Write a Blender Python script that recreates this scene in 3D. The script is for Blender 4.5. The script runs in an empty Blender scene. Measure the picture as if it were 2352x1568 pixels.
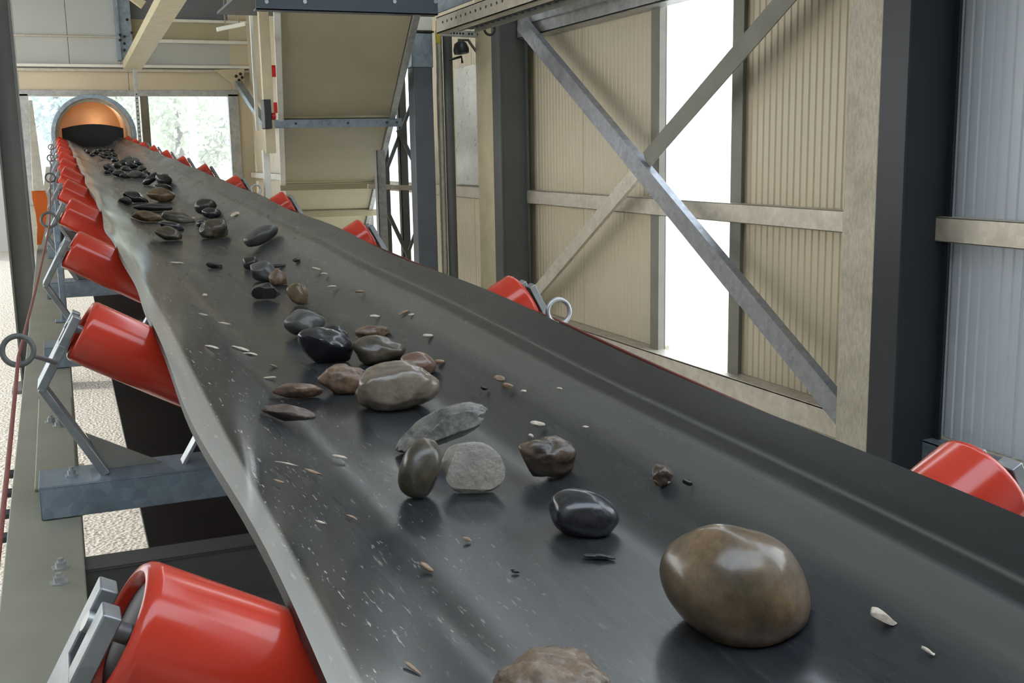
import bpy, math, random
from mathutils import Vector, Matrix, noise

C = bpy.context.scene.collection
PI = math.pi
# ------------------------------------------------------------------ camera frame (metres, Z up)
F = 2500.0; CX, CY = 1176.0, 784.0
EYE = Vector((0, 0, 1.6))
def ray_cam(px, py): return Vector((px - CX, py - CY, F))
_fw = ray_cam(130, 366).normalized()
_dn = ray_cam(1443, 15100).normalized(); _dn = (_dn - _fw * _dn.dot(_fw)).normalized()
_rt = _dn.cross(_fw)
def W(px, py):                       # direction in the world of a sight line
    r = ray_cam(px, py); return Vector((_rt.dot(r), _fw.dot(r), -_dn.dot(r)))
def UY(px, py, Y): w = W(px, py); return EYE + w * (Y / w.y)
def UX(px, py, X): w = W(px, py); return EYE + w * (X / w.x)
def UZ(px, py, Z): w = W(px, py); return EYE + w * ((Z - EYE.z) / w.z)
# conveyor frame: x across, y along the rising belt, z square to it, origin at the eye
SL = 0.042466
D = Vector((0, 1, SL)).normalized(); N = Vector((1, 0, 0)).cross(D)
ALPHA = math.atan(SL)
def cv(x, y, z): return EYE + Vector((x, 0, 0)) + D * y + N * z

# ------------------------------------------------------------------ materials
def lin(c):
    def f(v):
        v /= 255.0
        return v / 12.92 if v <= .04045 else ((v + .055) / 1.055) ** 2.4
    return (f(c[0]), f(c[1]), f(c[2]), 1)
class NT:
    def __init__(s, name):
        s.m = bpy.data.materials.new(name); s.m.use_nodes = True
        s.t = s.m.node_tree; s.b = s.t.nodes['Principled BSDF']; s.out = s.t.nodes['Material Output']
    def n(s, typ, **kw):
        nd = s.t.nodes.new(typ)
        for k, v in kw.items():
            if k in nd.inputs: nd.inputs[k].default_value = v
            else: setattr(nd, k, v)
        return nd
    def l(s, a, b): s.t.links.new(a, b)
    def coord(s, scale=(1, 1, 1), space='Object'):
        tc = s.n('ShaderNodeTexCoord'); mp = s.n('ShaderNodeMapping'); mp.inputs['Scale'].default_value = scale
        s.l(tc.outputs[space], mp.inputs['Vector']); return mp.outputs['Vector']
    def noise(s, vec, scale, detail=4, rough=.55, dist=0):
        nd = s.n('ShaderNodeTexNoise', Scale=scale, Detail=detail, Roughness=rough, Distortion=dist)
        s.l(vec, nd.inputs['Vector']); return nd.outputs['Fac']
    def ramp(s, fac, stops):
        r = s.n('ShaderNodeValToRGB'); e = r.color_ramp.elements
        while len(e) < len(stops): e.new(.5)
        for el, (p, c) in zip(e, stops):
            el.position = p; el.color = c if len(c) == 4 else (*c, 1)
        s.l(fac, r.inputs['Fac']); return r.outputs['Color']
    def mix(s, fac, a, b, mode='MIX'):
        m = s.n('ShaderNodeMix', data_type='RGBA', blend_type=mode)
        if isinstance(fac, (int, float)): m.inputs[0].default_value = fac
        else: s.l(fac, m.inputs[0])
        for v, i in ((a, 6), (b, 7)):
            if isinstance(v, tuple): m.inputs[i].default_value = v
            else: s.l(v, m.inputs[i])
        return m.outputs[2]
    def bump(s, h, strength, dist=.01):
        b = s.n('ShaderNodeBump', Strength=strength, Distance=dist); s.l(h, b.inputs['Height'])
        s.l(b.outputs['Normal'], s.b.inputs['Normal'])
    def set(s, **kw):
        for k, v in kw.items():
            i = s.b.inputs[k.replace('_', ' ')]
            if hasattr(v, 'is_output') or isinstance(v, bpy.types.NodeSocket): s.l(v, i)
            else: i.default_value = v
        return s.m
def g(v): return (v, v, v, 1)
def simple(name, c, rough=.5, metal=0, var=.12, scale=6, bump=0, bscale=60, spec=.5):
    t = NT(name); v = t.coord()
    c = lin(c); lo = tuple(x * (1 - var) for x in c[:3]) + (1,); hi = tuple(min(1, x * (1 + var)) for x in c[:3]) + (1,)
    col = t.ramp(t.noise(v, scale, 5), [(.3, lo), (.7, hi)])
    if bump: t.bump(t.noise(v, bscale, 3), bump, .004)
    return t.set(Base_Color=col, Roughness=rough, Metallic=metal, Specular_IOR_Level=spec)
def galv(name, c, rough=.42, metal=.75, var=.2, streak=(1, 1, 1)):
    t = NT(name); v = t.coord(streak)
    c = lin(c); lo = tuple(x * (1 - var) for x in c[:3]) + (1,); hi = tuple(min(1, x * (1 + var)) for x in c[:3]) + (1,)
    vo = t.n('ShaderNodeTexVoronoi', Scale=34); t.l(v, vo.inputs['Vector'])
    bw = t.n('ShaderNodeRGBToBW'); t.l(vo.outputs['Color'], bw.inputs[0])
    col = t.mix(.22, t.ramp(t.noise(v, 9, 6, .65), [(.3, lo), (.7, hi)]), bw.outputs[0], 'SOFT_LIGHT')
    hs = t.n('ShaderNodeHueSaturation', Saturation=.9); t.l(col, hs.inputs['Color'])
    r = t.ramp(t.noise(v, 14, 4), [(.3, g(rough - .1)), (.7, g(rough + .12))])
    return t.set(Base_Color=hs.outputs['Color'], Roughness=r, Metallic=metal)

M = {}
M['galv'] = galv('galvanised_steel', (176, 178, 178))
M['galv_blue'] = galv('bluish_galvanised_steel', (140, 155, 168), .45, .55, .18, (1, .35, 1))
M['galv_mid'] = galv('weathered_galvanised_steel', (142, 143, 146), .4, .6, .15)
M['cross'] = simple('dark_neutral_grey_paint', (84, 84, 80), .5, .1, .1, 4)
M['post_grey'] = simple('blue_grey_zinc_post', (96, 102, 110), .42, .3, .12, 3)
M['near_col'] = simple('black_blue_column_paint', (36, 40, 45), .45, .1, .12, 3)
M['bracket'] = galv('dull_galvanised_bracket', (146, 150, 152), .42, .7, .15)
M['galv_warm'] = galv('warm_galvanised_steel', (196, 188, 170), .45, .45, .12)
M['galv_dull'] = simple('dull_grey_painted_steel', (128, 126, 116), .6, .1, .12, 5, .05)
M['frame_grey'] = simple('olive_grey_painted_steel', (146, 144, 128), .55, .1, .1, 4, .06, 40)
M['dark_steel'] = simple('anthracite_painted_steel', (62, 66, 70), .45, .1, .15, 3)
M['dark_blue_steel'] = simple('blue_black_painted_steel', (66, 74, 84), .4, .2, .12, 3)
M['grey_steel'] = simple('dark_grey_column_paint', (92, 94, 92), .5, .1, .12, 3)
M['beige_paint'] = simple('beige_painted_steel', (196, 184, 152), .55, 0, .1, 7, .05, 30)
M['white_paint'] = simple('white_painted_steel', (226, 224, 214), .4, 0, .06, 5)
M['pan'] = simple('beige_pan_paint', (172, 164, 136), .55, 0, .06, 2.2, .03, 12)
M['panel'] = simple('beige_sandwich_panel', (204, 192, 166), .38, 0, .04, 1.2)
M['panel_grey'] = simple('grey_sandwich_panel', (186, 188, 184), .38, 0, .05, 1.2)
M['panel_slate'] = simple('slate_grey_panel', (110, 112, 118), .45, 0, .08, 1.2)
M['panel_skylit'] = simple('grey_panel_with_sky_tint', (186, 192, 200), .34, 0, .04, 1.2)  # bluish sky light painted into the near right-wall panels
M['red'] = NT('glossy_red_rubber_lagging')
def _red():
    t = M['red']; v = t.coord((1, 1, 1))
    col = t.ramp(t.noise(v, 5, 3), [(.3, lin((176, 48, 32))), (.7, lin((192, 58, 38)))])
    t.bump(t.noise(v, 30, 2), .02, .003)
    M['red'] = t.set(Base_Color=col, Roughness=.17, Specular_IOR_Level=.5)
_red()
M['black'] = simple('black_rubber', (22, 22, 22), .5, 0, .2, 10)
M['black_plastic'] = simple('black_plastic', (34, 34, 36), .4, 0, .1, 10)
M['redcord'] = simple('red_plastic_cord', (112, 50, 42), .5, 0, .1, 20)
M['orange'] = simple('orange_plastic', (226, 110, 40), .45, 0, .08, 6)
M['yellow'] = simple('yellow_paint', (190, 170, 40), .5, 0, .1, 6)
M['brightred'] = simple('red_paint', (200, 34, 34), .35, 0, .1, 6)
M['mirror'] = galv('polished_steel_sheet', (206, 206, 198), .34, .5, .04)
M['tube_in'] = simple('warm_tube_lining', (196, 160, 122), .45, .25, .15, 1.3)
M['tree_bark'] = simple('tree_bark', (96, 84, 70), .9, 0, .2, 4)
M['leaf'] = simple('haze_paled_green_leaf', (206, 212, 190), .7, 0, .25, 1.3)  # haze and glare painted into the leaf colour
M['leaf2'] = simple('haze_paled_bluish_leaf', (204, 216, 216), .7, 0, .25, 1.3)  # same foliage, whitened by haze in its colour
M['hill'] = simple('hazy_wooded_hillside', (176, 200, 210), .9, 0, .15, .05)  # distance haze is part of this hillside colour

def mat_concrete():
    t = NT('weathered_concrete'); v = t.coord()
    a = t.noise(v, 3, 6, .6); b = t.noise(v, 55, 4, .7)
    col = t.ramp(a, [(.3, lin((176, 168, 150))), (.55, lin((200, 192, 172))), (.75, lin((184, 177, 162)))])
    v2 = t.coord((1, 1, .35)); pit = t.ramp(t.noise(v2, 60, 5, .75), [(.38, g(1)), (.60, g(0))])
    col = t.mix(pit, col, t.mix(.34, col, lin((112, 100, 86))))
    t.bump(b, .12, .003)
    return t.set(Base_Color=col, Roughness=.8)
M['concrete'] = mat_concrete()
def mat_gravel():
    t = NT('pale_gravel'); v = t.coord()
    vo = t.n('ShaderNodeTexVoronoi', Scale=58); t.l(v, vo.inputs['Vector'])
    d = t.ramp(vo.outputs['Distance'], [(.0, g(1)), (.55, g(.0))])
    hs = t.n('ShaderNodeHueSaturation', Saturation=.08, Value=1.0); t.l(vo.outputs['Color'], hs.inputs['Color'])
    col = t.mix(.5, lin((214, 206, 192)), t.ramp(hs.outputs['Color'], [(.0, lin((196, 188, 176))), (1, lin((236, 230, 220)))]))
    spots = t.ramp(t.noise(v, 42, 3, .7), [(.34, lin((96, 88, 82))), (.42, g(1))])
    col = t.mix(.85, col, spots, 'MULTIPLY')
    t.bump(vo.outputs['Distance'], .6, .012)
    return t.set(Base_Color=col, Roughness=.9)
M['gravel'] = mat_gravel()
def mat_belt():
    t = NT('dusty_black_belt_rubber'); v = t.coord()
    vs = t.coord((9, .9, 9)); vm = t.coord((3, .6, 3))
    streak = t.noise(vs, 6, 6, .65, .4); patch = t.noise(vm, 2.2, 5, .6, .3); fine = t.noise(v, 160, 3, .6)
    col = t.ramp(streak, [(.3, lin((32, 34, 38))), (.55, lin((42, 45, 48))), (.75, lin((60, 62, 63)))])
    col = t.mix(t.ramp(patch, [(.45, g(0)), (.7, g(.5))]), col, lin((60, 61, 60)))
    sx = t.n('ShaderNodeSeparateXYZ'); t.l(v, sx.inputs[0])
    # worn bands along the right-hand wing; clean left margin with painted sky reflection
    band = t.ramp(t.mathmap(sx.outputs['X'], .88, 1.08), [(0, g(0)), (.2, g(.75)), (.44, g(.75)), (.50, g(0)), (.575, g(.0)), (.60, g(.85)), (.63, g(.0)), (1, g(0))])
    col = t.mix(band, col, lin((84, 84, 80)))
    dark = t.ramp(t.mathmap(sx.outputs['X'], .88, 1.08), [(.43, g(0)), (.49, g(.85)), (.575, g(.85)), (.60, g(0)), (.64, g(.75)), (.98, g(.75))])
    col = t.mix(dark, col, lin((24, 25, 26)))
    marg_sheen = t.ramp(t.mathmap(sx.outputs['X'], .18, .28), [(.0, g(.9)), (.46, g(.85)), (.56, g(0))])
    col = t.mix(marg_sheen, col, lin((160, 157, 150)))
    # pale grit stuck near the left margin
    vg = t.coord((34, 9, 34))
    grit = t.ramp(t.noise(vg, 3.2, 3, .6), [(.63, g(0)), (.69, g(1))])
    gm = t.ramp(t.mathmap(sx.outputs['X'], .2, .7), [(.1, g(.75)), (.5, g(.25)), (1, g(0))])
    gg = t.mix(1.0, grit, gm, 'MULTIPLY')
    col = t.mix(gg, col, lin((176, 172, 162)))
    rough = t.ramp(patch, [(.3, g(.20)), (.7, g(.34))])
    wet = t.ramp(t.mathmap(sx.outputs['X'], .2, .5), [(.15, g(.55)), (.6, g(1))]); rough = t.mix(1.0, rough, wet, 'MULTIPLY')
    t.bump(fine, .05, .001)
    return t.set(Base_Color=col, Roughness=rough, Specular_IOR_Level=.6, Sheen_Weight=.06, Sheen_Roughness=.3)
def _mm(self, sock, a, b):
    m = self.n('ShaderNodeMapRange'); m.inputs['From Min'].default_value = a; m.inputs['From Max'].default_value = b
    self.l(sock, m.inputs['Value']); return m.outputs['Result']
NT.mathmap = _mm
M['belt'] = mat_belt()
def mat_pane():
    t = NT('window_glass')
    tr = t.n('ShaderNodeBsdfTransparent'); gl = t.n('ShaderNodeBsdfGlossy', Roughness=.05)
    tr.inputs['Color'].default_value = (.96, .98, .98, 1)
    mx = t.n('ShaderNodeMixShader'); mx.inputs[0].default_value = .06
    t.l(tr.outputs[0], mx.inputs[1]); t.l(gl.outputs[0], mx.inputs[2]); t.l(mx.outputs[0], t.out.inputs['Surface'])
    return t.m
M['pane'] = mat_pane()
def stone(name, c1, c2, scale=6, rough=.34, coat=.25, bump=.3, vein=None, sx=(1, 1, 1)):
    if 'flake' not in name: c1 = tuple(q * .86 for q in c1); c2 = tuple(q * .86 for q in c2)
    t = NT(name); v = t.coord(sx)
    a = t.noise(v, scale * 3, 6, .6, .6); b = t.noise(v, scale * 22, 4, .7)
    col = t.ramp(a, [(.32, lin(c1)), (.68, lin(c2))])
    col = t.mix(t.ramp(b, [(.35, g(.35)), (.6, g(0))]), col, tuple(x * .45 for x in lin(c1)[:3]) + (1,))
    if vein:
        ve = t.ramp(t.noise(v, scale * 2, 3, .5, 1.5), [(.47, g(0)), (.5, g(.8)), (.53, g(0))])
        col = t.mix(ve, col, lin(vein))
    t.bump(t.noise(v, scale * 9, 5, .6), bump, .004)
    return t.set(Base_Color=col, Roughness=rough, Coat_Weight=coat, Coat_Roughness=.15)
S = dict(
    brown=stone('wet_olive_brown_stone', (84, 74, 54), (148, 118, 86), 4, .32, .4, .12),
    ridged=stone('ridged_brown_stone', (98, 80, 62), (160, 134, 108), 9, .45, .25, .6),
    charcoal=stone('wet_charcoal_stone', (36, 36, 40), (58, 57, 60), 7, .26, .5, .1),
    dark=stone('dark_wet_stone', (32, 31, 30), (56, 53, 48), 9, .35, .35, .3),
    cap=stone('dark_stone_with_tan_cap', (40, 36, 32), (128, 104, 80), 7, .38, .3, .5),
    slab=stone('pale_grey_split_stone', (142, 134, 122), (182, 174, 160), 8, .36, .3, .6),
    beige=stone('wet_beige_grey_stone', (116, 102, 88), (160, 144, 124), 4, .3, .45, .15),
    pink=stone('pinkish_brown_stone', (120, 90, 74), (156, 118, 98), 6, .32, .4, .2),
    rust=stone('rusty_brown_stone', (88, 70, 56), (168, 132, 104), 10, .38, .25, .55),
    flake=stone('grey_brown_slate_flake', (78, 66, 58), (112, 98, 90), 10, .45, .2, .5),
    olive=stone('olive_grey_stone', (62, 57, 44), (108, 96, 76), 6, .34, .35, .25),
    grey=stone('mid_grey_stone', (76, 76, 74), (104, 102, 98), 7, .42, .25, .25),
    tan=stone('tan_stone', (88, 70, 46), (146, 116, 80), 7, .34, .35, .2),
    flint=stone('speckled_flint', (70, 70, 68), (190, 186, 174), 6, .34, .3, .7),
    chip=stone('pale_stone_flake', (196, 180, 158), (228, 216, 198), 12, .5, .1, .3),
    chipt=stone('tan_stone_flake', (136, 108, 82), (172, 146, 118), 12, .5, .1, .3),
)

# ------------------------------------------------------------------ mesh builder
class MB:
    def __init__(s): s.v = []; s.f = []
    def add(s, vs, fs):
        o = len(s.v); s.v += [Vector(v) for v in vs]; s.f += [[i + o for i in f] for f in fs]; return s
    def hexa(s, p):                                  # 8 corners: bottom ring 0-3, top ring 4-7
        return s.add(p, [(3, 2, 1, 0), (4, 5, 6, 7), (0, 1, 5, 4), (1, 2, 6, 5), (2, 3, 7, 6), (3, 0, 4, 7)])
    def box(s, a, b):
        x0, y0, z0 = a; x1, y1, z1 = b
        return s.hexa([(x0, y0, z0), (x1, y0, z0), (x1, y1, z0), (x0, y1, z0), (x0, y0, z1), (x1, y0, z1), (x1, y1, z1), (x0, y1, z1)])
    def bar(s, p, q, w, h, up=(0, 0, 1)):            # bar from p to q, w across, h along up
        p = Vector(p); q = Vector(q); d = (q - p).normalized(); a = d.cross(Vector(up)).normalized(); u = a.cross(d)
        c = [(-w / 2, -h / 2), (w / 2, -h / 2), (w / 2, h / 2), (-w / 2, h / 2)]
        return s.hexa([p + a * i + u * j for i, j in c] + [q + a * i + u * j for i, j in c])
    def ext(s, poly, off):                           # extrude a planar polygon by a vector
        n = len(poly); off = Vector(off); poly = [Vector(p) for p in poly]
        return s.add(poly + [p + off for p in poly], [list(range(n))[::-1], list(range(n, 2 * n))] + [(i, (i + 1) % n, n + (i + 1) % n, n + i) for i in range(n)])
    def lathe(s, p, axis, prof, n=32, closed=False):
        p = Vector(p); d = Vector(axis).normalized()
        a = d.orthogonal().normalized(); b = d.cross(a)
        vs = []; fs = []
        for t, r in prof:
            for i in range(n):
                q = 2 * PI * i / n; vs.append(p + d * t + (a * math.cos(q) + b * math.sin(q)) * r)
        m = len(prof)
        for k in range(m - 1 if not closed else m):
            k2 = (k + 1) % m
            for i in range(n):
                j = (i + 1) % n; fs.append((k * n + i, k * n + j, k2 * n + j, k2 * n + i))
        if not closed:
            fs.append(tuple(range(n))[::-1]); fs.append(tuple((m - 1) * n + i for i in range(n)))
        return s.add(vs, fs)
    def cyl(s, p, q, r, n=20):
        p = Vector(p); q = Vector(q); return s.lathe(p, q - p, [(0, r), ((q - p).length, r)], n)
    def tube(s, pts, r, n=10, closed=False):
        pts = [Vector(p) for p in pts]; m = len(pts); vs = []; fs = []; ref = None
        for k, p in enumerate(pts):
            if closed: d = pts[(k + 1) % m] - pts[k - 1]
            else: d = pts[min(k + 1, m - 1)] - pts[max(k - 1, 0)]
            d.normalize()
            if ref is None: ref = d.orthogonal().normalized()
            a = (ref - d * ref.dot(d)).normalized(); ref = a; b = d.cross(a)
            for i in range(n):
                q = 2 * PI * i / n; vs.append(p + (a * math.cos(q) + b * math.sin(q)) * r)
        for k in range(m if closed else m - 1):
            k2 = (k + 1) % m
            for i in range(n):
                j = (i + 1) % n; fs.append((k * n + i, k * n + j, k2 * n + j, k2 * n + i))
        if not closed: fs.append(tuple(range(n))[::-1]); fs.append(tuple((m - 1) * n + i for i in range(n)))
        return s.add(vs, fs)
    def build(s, name, mat, parent=None, base=None, bevel=0, smooth=40):
        base = Vector(base) if base is not None else Vector((0, 0, 0))
        me = bpy.data.meshes.new(name); me.from_pydata([v - base for v in s.v], [], s.f); me.validate()
        import bmesh
        bm = bmesh.new(); bm.from_mesh(me); bmesh.ops.recalc_face_normals(bm, faces=bm.faces); bm.to_mesh(me); bm.free()
        o = bpy.data.objects.new(name, me); C.objects.link(o); o.location = base
        if mat: me.materials.append(mat)
        if parent:
            o.parent = parent
            o.location = base
        if bevel:
            b = o.modifiers.new('bevel', 'BEVEL'); b.width = bevel; b.segments = 2; b.limit_method = 'ANGLE'; b.angle_limit = .6
        if smooth:
            me.shade_smooth(); me.set_sharp_from_angle(angle=math.radians(smooth))
        return o
def tag(o, label, cat, group=None, kind=None):
    if label: o['label'] = label
    if cat: o['category'] = cat
    if group: o['group'] = group
    if kind: o['kind'] = kind
    return o
def thing(name, label, cat, loc=(0, 0, 0), group=None, rx=0):
    o = bpy.data.objects.new(name, None); C.objects.link(o); o.location = loc; o.rotation_euler = (rx, 0, 0)
    o.empty_display_size = .1
    return tag(o, label, cat, group)
def copy_tree(o, parent=None):
    c = o.copy(); C.objects.link(c)
    if parent: c.parent = parent
    for ch in list(o.children): copy_tree(ch, c)
    return c
def under(root, mb, name, mat, bevel=0, smooth=40):   # part given in world coordinates, root without rotation
    o = mb.build(name, mat, None, root.location, bevel, smooth); o.parent = root; o.location = (0, 0, 0); return o
def sub(par, root, mb, name, mat, bevel=0, smooth=40): # sub-part under a part that sits at its root's origin
    o = mb.build(name, mat, None, root.location, bevel, smooth); o.parent = par; o.location = (0, 0, 0); return o
def struct(o): o['kind'] = 'structure'; return o

# ------------------------------------------------------------------ the setting
XW = 3.5; YF = 21.5; ZT = 5.1
fl = struct(MB().add([(-300, -60, 0), (300, -60, 0), (300, 400, 0), (-300, 400, 0)], [(0, 1, 2, 3)]).build('floor', M['gravel'], None))

def ribbed(y0, y1, z0, z1, x=XW, depth=.007, pitch=.055, th=.03):
    pts = []; n = max(1, round((y1 - y0) / pitch)); p = (y1 - y0) / n
    pts.append((x, y0 + .004))
    for i in range(n):
        a = y0 + i * p
        pts += [(x, a + p * .62), (x + depth, a + p * .72), (x + depth, a + p * .86), (x, a + p * .96)]
    pts.append((x, y1 - .004)); pts += [(x + th, y1 - .004), (x + th, y0 + .004)]
    return MB().ext([(a, b, z0) for a, b in pts], (0, 0, z1 - z0))
ZP = 1.6 - .362 * XW                                   # lower edge of the wall panels (0.33 m)
wr = bpy.data.objects.new('wall_right', None); C.objects.link(wr); struct(wr)
near = [(-6, -4.5), (-4.5, -3), (-3, -1.5), (-1.5, .02), (2.14, 3.2), (3.2, 4.26), (4.26, 5.13)]
mid = [(6.09, 7.14), (7.14, 8.18), (8.18, 9.4), (9.4, 10.62)]
far = [(13.1 + i * 1.05, 13.1 + (i + 1) * 1.05) for i in range(8)]
for k, (a, b) in enumerate(near + mid + far):
    mt = M['panel_skylit'] if b < 4.3 else M['panel']
    struct(ribbed(a, b, ZP, ZT, depth=.007 if b < 5.5 else .0035).build('wall_panel', mt, wr, (XW, a, ZP), 0, 30))
# concrete plinth under the panels, left open below the tall window strips
for a, b in ((-6, .02), (2.14, 5.13), (6.09, 10.62), (13.1, 21.5)):
    struct(MB().box((XW - .02, a, 0), (XW + .1, b, ZP - .005)).build('plinth', M['concrete'], wr, (XW, a, 0)))
# tall window strips (jambs, pane)
def strip_window(name, y0, y1):
    w = bpy.data.objects.new(name, None); C.objects.link(w); struct(w); w.location = (XW, y0, 0)
    for a, nm in ((y0 - .035, 'jamb'), (y1 - .03, 'jamb')):
        m = MB().box((XW - .03, a, .02), (XW + .03, a + .065, ZT)); m.box((XW - .035, a - .02, .02), (XW - .03, a + .085, ZT))
        under(w, m, 'window_frame', M['galv_dull'], .003)
    under(w, MB().box((XW + .02, y0 + .03, .02), (XW + .028, y1 - .03, ZT)), 'pane', M['pane'], 0, 0)
strip_window('window_2', 5.16, 6.05)
strip_window('added_side_window', .05, 2.11)  # unseen strip, added to light the stones from the right
strip_window('window_3', 10.65, 13.07)
# horizontal girts and sill
GZ = 1.6 - .1033 * XW + .003
girts = [(-1, 3.62), (3.98, 7.98), (8.5, 21.4)]
for i, (a, b) in enumerate(girts):
    m = MB().box((XW - .085, a, GZ - .052), (XW - .080, b, GZ + .052)); m.box((XW - .085, a, GZ + .046), (XW - .002, b, GZ + .052)); m.box((XW - .085, a, GZ - .052), (XW - .002, b, GZ - .046))
    struct(m.build('trim_%d' % (i + 1), M['galv_warm'], None, (XW, a, GZ), .002))
m = MB().box((XW - .10, 3.98, ZP - .14), (XW - .09, 8.0, ZP - .01)); m.box((XW - .10, 3.98, ZP - .02), (XW + .02, 8.0, ZP - .008))
struct(m.build('trim_4', M['galv_warm'], None, (XW, 4, ZP), .002))
m = MB().box((XW - .10, -1, ZP - .14), (XW - .09, 3.6, ZP - .01)); m.box((XW - .10, -1, ZP - .02), (XW + .02, 3.6, ZP - .008))
struct(m.build('trim_5', M['galv_blue'], None, (XW, 0, ZP), .002))
# far wall with its wide window
fz = lambda r: 1.6 + r * YF
WX0, WX1, WZ1 = -.0235 * YF, .1475 * YF, fz(.0535)
wf = bpy.data.objects.new('wall_far', None); C.objects.link(wf); struct(wf); wf.location = (0, YF, 0)
def fpart(a, b, name, mat, bev=0): return struct(under(wf, MB().box(a, b), name, mat, bev))
fpart((-3.4, YF, 0), (WX0 - .0, YF + .1, ZT), 'wall_panel', M['panel_grey'])
fpart((WX1 + .0, YF, 0), (XW + .1, YF + .1, ZT), 'wall_panel', M['panel'])
ZB = fz(.0735); ZJ = fz(.1005)
fpart((-3.4, YF + .1, WZ1), (XW + .1, YF + .14, ZT), 'backing', M['panel_grey'])
n = 2
for i in range(n):
    a = WX0 + (WX1 - WX0) * i / n; b = WX0 + (WX1 - WX0) * (i + 1) / n
    fpart((a + .004, YF, WZ1), (b - .004, YF + .1, ZB + .02), 'wall_panel', M['panel'])
xs = UY(272, 80, YF).x
for i in range(2):
    a = WX0 + (xs - WX0) * i / 2; b = WX0 + (xs - WX0) * (i + 1) / 2
    fpart((a + .004, YF, ZB + .02), (b - .004, YF + .1, ZJ), 'wall_panel', M['panel_grey'])
    fpart((a + .004, YF, ZJ + .008), (b - .004, YF + .1, ZT), 'wall_panel', M['panel_grey'])
fpart((xs, YF, ZB + .02), (WX1, YF + .1, UY(450, 92, YF).z), 'wall_panel', M['panel_grey'])
fpart((xs, YF, UY(450, 92, YF).z), (WX1, YF + .1, UY(450, 48, YF).z), 'wall_panel', M['pan'])
fpart((xs, YF, UY(450, 48, YF).z), (WX1, YF + .1, ZT), 'wall_panel', M['panel_slate'])
# window of the far wall
w1 = bpy.data.objects.new('window_1', None); C.objects.link(w1); struct(w1); w1.location = (1.3, YF, 0)
z0 = .9
m = MB().box((WX0 - .02, YF - .05, z0), (WX0 + .13, YF + .12, WZ1)); m.box((WX1 - .09, YF - .05, z0), (WX1 + .1, YF + .12, WZ1))
m.box((WX0 - .02, YF - .05, WZ1 - .04), (WX1 + .1, YF + .12, WZ1 + .07)); m.box((WX0 - .02, YF - .05, z0 - .1), (WX1 + .1, YF + .12, z0))
under(w1, m, 'window_frame', M['galv'], .004)
mx = UY(334, 270, YF).x
under(w1, MB().box((mx - .07, YF - .03, z0), (mx + .07, YF + .1, WZ1)), 'mullion', M['galv_dull'], .004)
under(w1, MB().box((WX0 + .13, YF + .04, z0), (mx - .07, YF + .05, WZ1 - .04)), 'pane', M['pane'], 0, 0)
under(w1, MB().box((mx + .07, YF + .04, z0), (WX1 - .09, YF + .05, WZ1 - .04)), 'pane', M['pane'], 0, 0)
fpart((WX0, YF, 0), (WX1, YF + .1, z0 - .1), 'plinth', M['concrete'])
m = MB().box((-3.3, .45, ZT), (2.7, YF + .1, ZT + .15)); m.box((3.32, .45, ZT), (XW + .1, YF + .1, ZT + .15)); m.box((2.7, .45, ZT), (3.32, 1.5, ZT + .15)); m.box((2.7, 9.2, ZT), (3.32, YF + .1, ZT + .15)); m.box((-3.3, -6, ZT), (XW + .1, -2.0, ZT + .15))   # roof with one open cross strip behind the camera
struct(m.build('ceiling', M['panel_grey'], None, (0, 0, ZT)))
struct(MB().box((-3.3, -6.1, 0), (XW + .1, -6, ZT)).build('wall_back', M['panel_grey'], None, (0, -6, 0)))
# left wall added to hold back daylight, long low opening to the yard
LO0, LO1, LOZ = 4.0, 15.0, 3.0
wl = bpy.data.objects.new('added_wall_left', None); C.objects.link(wl); struct(wl); wl.location = (-3.3, 0, 0)
for i in range(28):
    y = -6 + i; z_ = LOZ if LO0 <= y < LO1 else 4.7 if 15 <= y < 20 else 0
    struct(under(wl, MB().box((-3.38, y + .004, z_), (-3.3, y + .996, ZT)), 'wall_panel', M['panel_grey'], 0))
# rails on the far wall
def rail(name, px0, px1, py, Y, h, mat, d=.06):
    a = UY(px0, py, Y); b = UY(px1, py, Y)
    return struct(MB().box((a.x, Y - d, a.z - h / 2), (b.x, Y, a.z + h / 2)).build(name, mat, None, (a.x, Y, a.z), .004))
rail('trim_6', 30, 600, 150, YF, .05, M['white_paint'], .14)
rail('trim_7', 30, 600, 160, YF, .05, M['galv_warm'], .10)
rail('trim_8', 352, 600, 95, YF, .06, M['white_paint'], .1)
rail('trim_9', 388, 600, 48, YF, .05, M['white_paint'], .1)
rail('trim_10', 30, 275, 81, YF, .03, M['galv_warm'], .05)

# ------------------------------------------------------------------ steel columns
def column(label, y0, y1, x0, x1, steel, hall_face=None, flip=False):
    r = thing('steel_column', label, 'column', ((x0 + x1) / 2, (y0 + y1) / 2, 0))
    m = MB().box((x0, y0, 0), (x0 + .014, y0 + .16, ZT)); m.box((x1 - .014, y0, 0), (x1, y0 + .16, ZT))
    m.box((x0 + .012, y0 + .035, 0), (x1 - .012, y0 + .05, ZT))
    under(r, m, 'steel_section', steel, .002)
    if hall_face:
        o = under(r, MB().box((x0 + .003, y0 + .162, 0), (x1, y1, ZT)), 'concrete_infill', hall_face, .006); o['label'] = 'weathered pale concrete face'
    under(r, MB().box((x0 - .06, y0 - .06, 0), (x1 + .0, y1 + .06, .025)), 'base_plate', steel, .003)
    return r
column('dark steel column with pale concrete side on the right wall, nearest the camera', 3.555, 3.93, 3.2, 3.47, M['near_col'], M['concrete'])
column('dark grey steel column on the right wall where the brace cross starts', 7.98, 8.50, 3.2, 3.44, M['grey_steel'], M['beige_paint'])
r = thing('steel_column', 'dark grey steel column left of the conveyor at the picture edge', 'column', (-.28, 8.3, 0))
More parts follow.
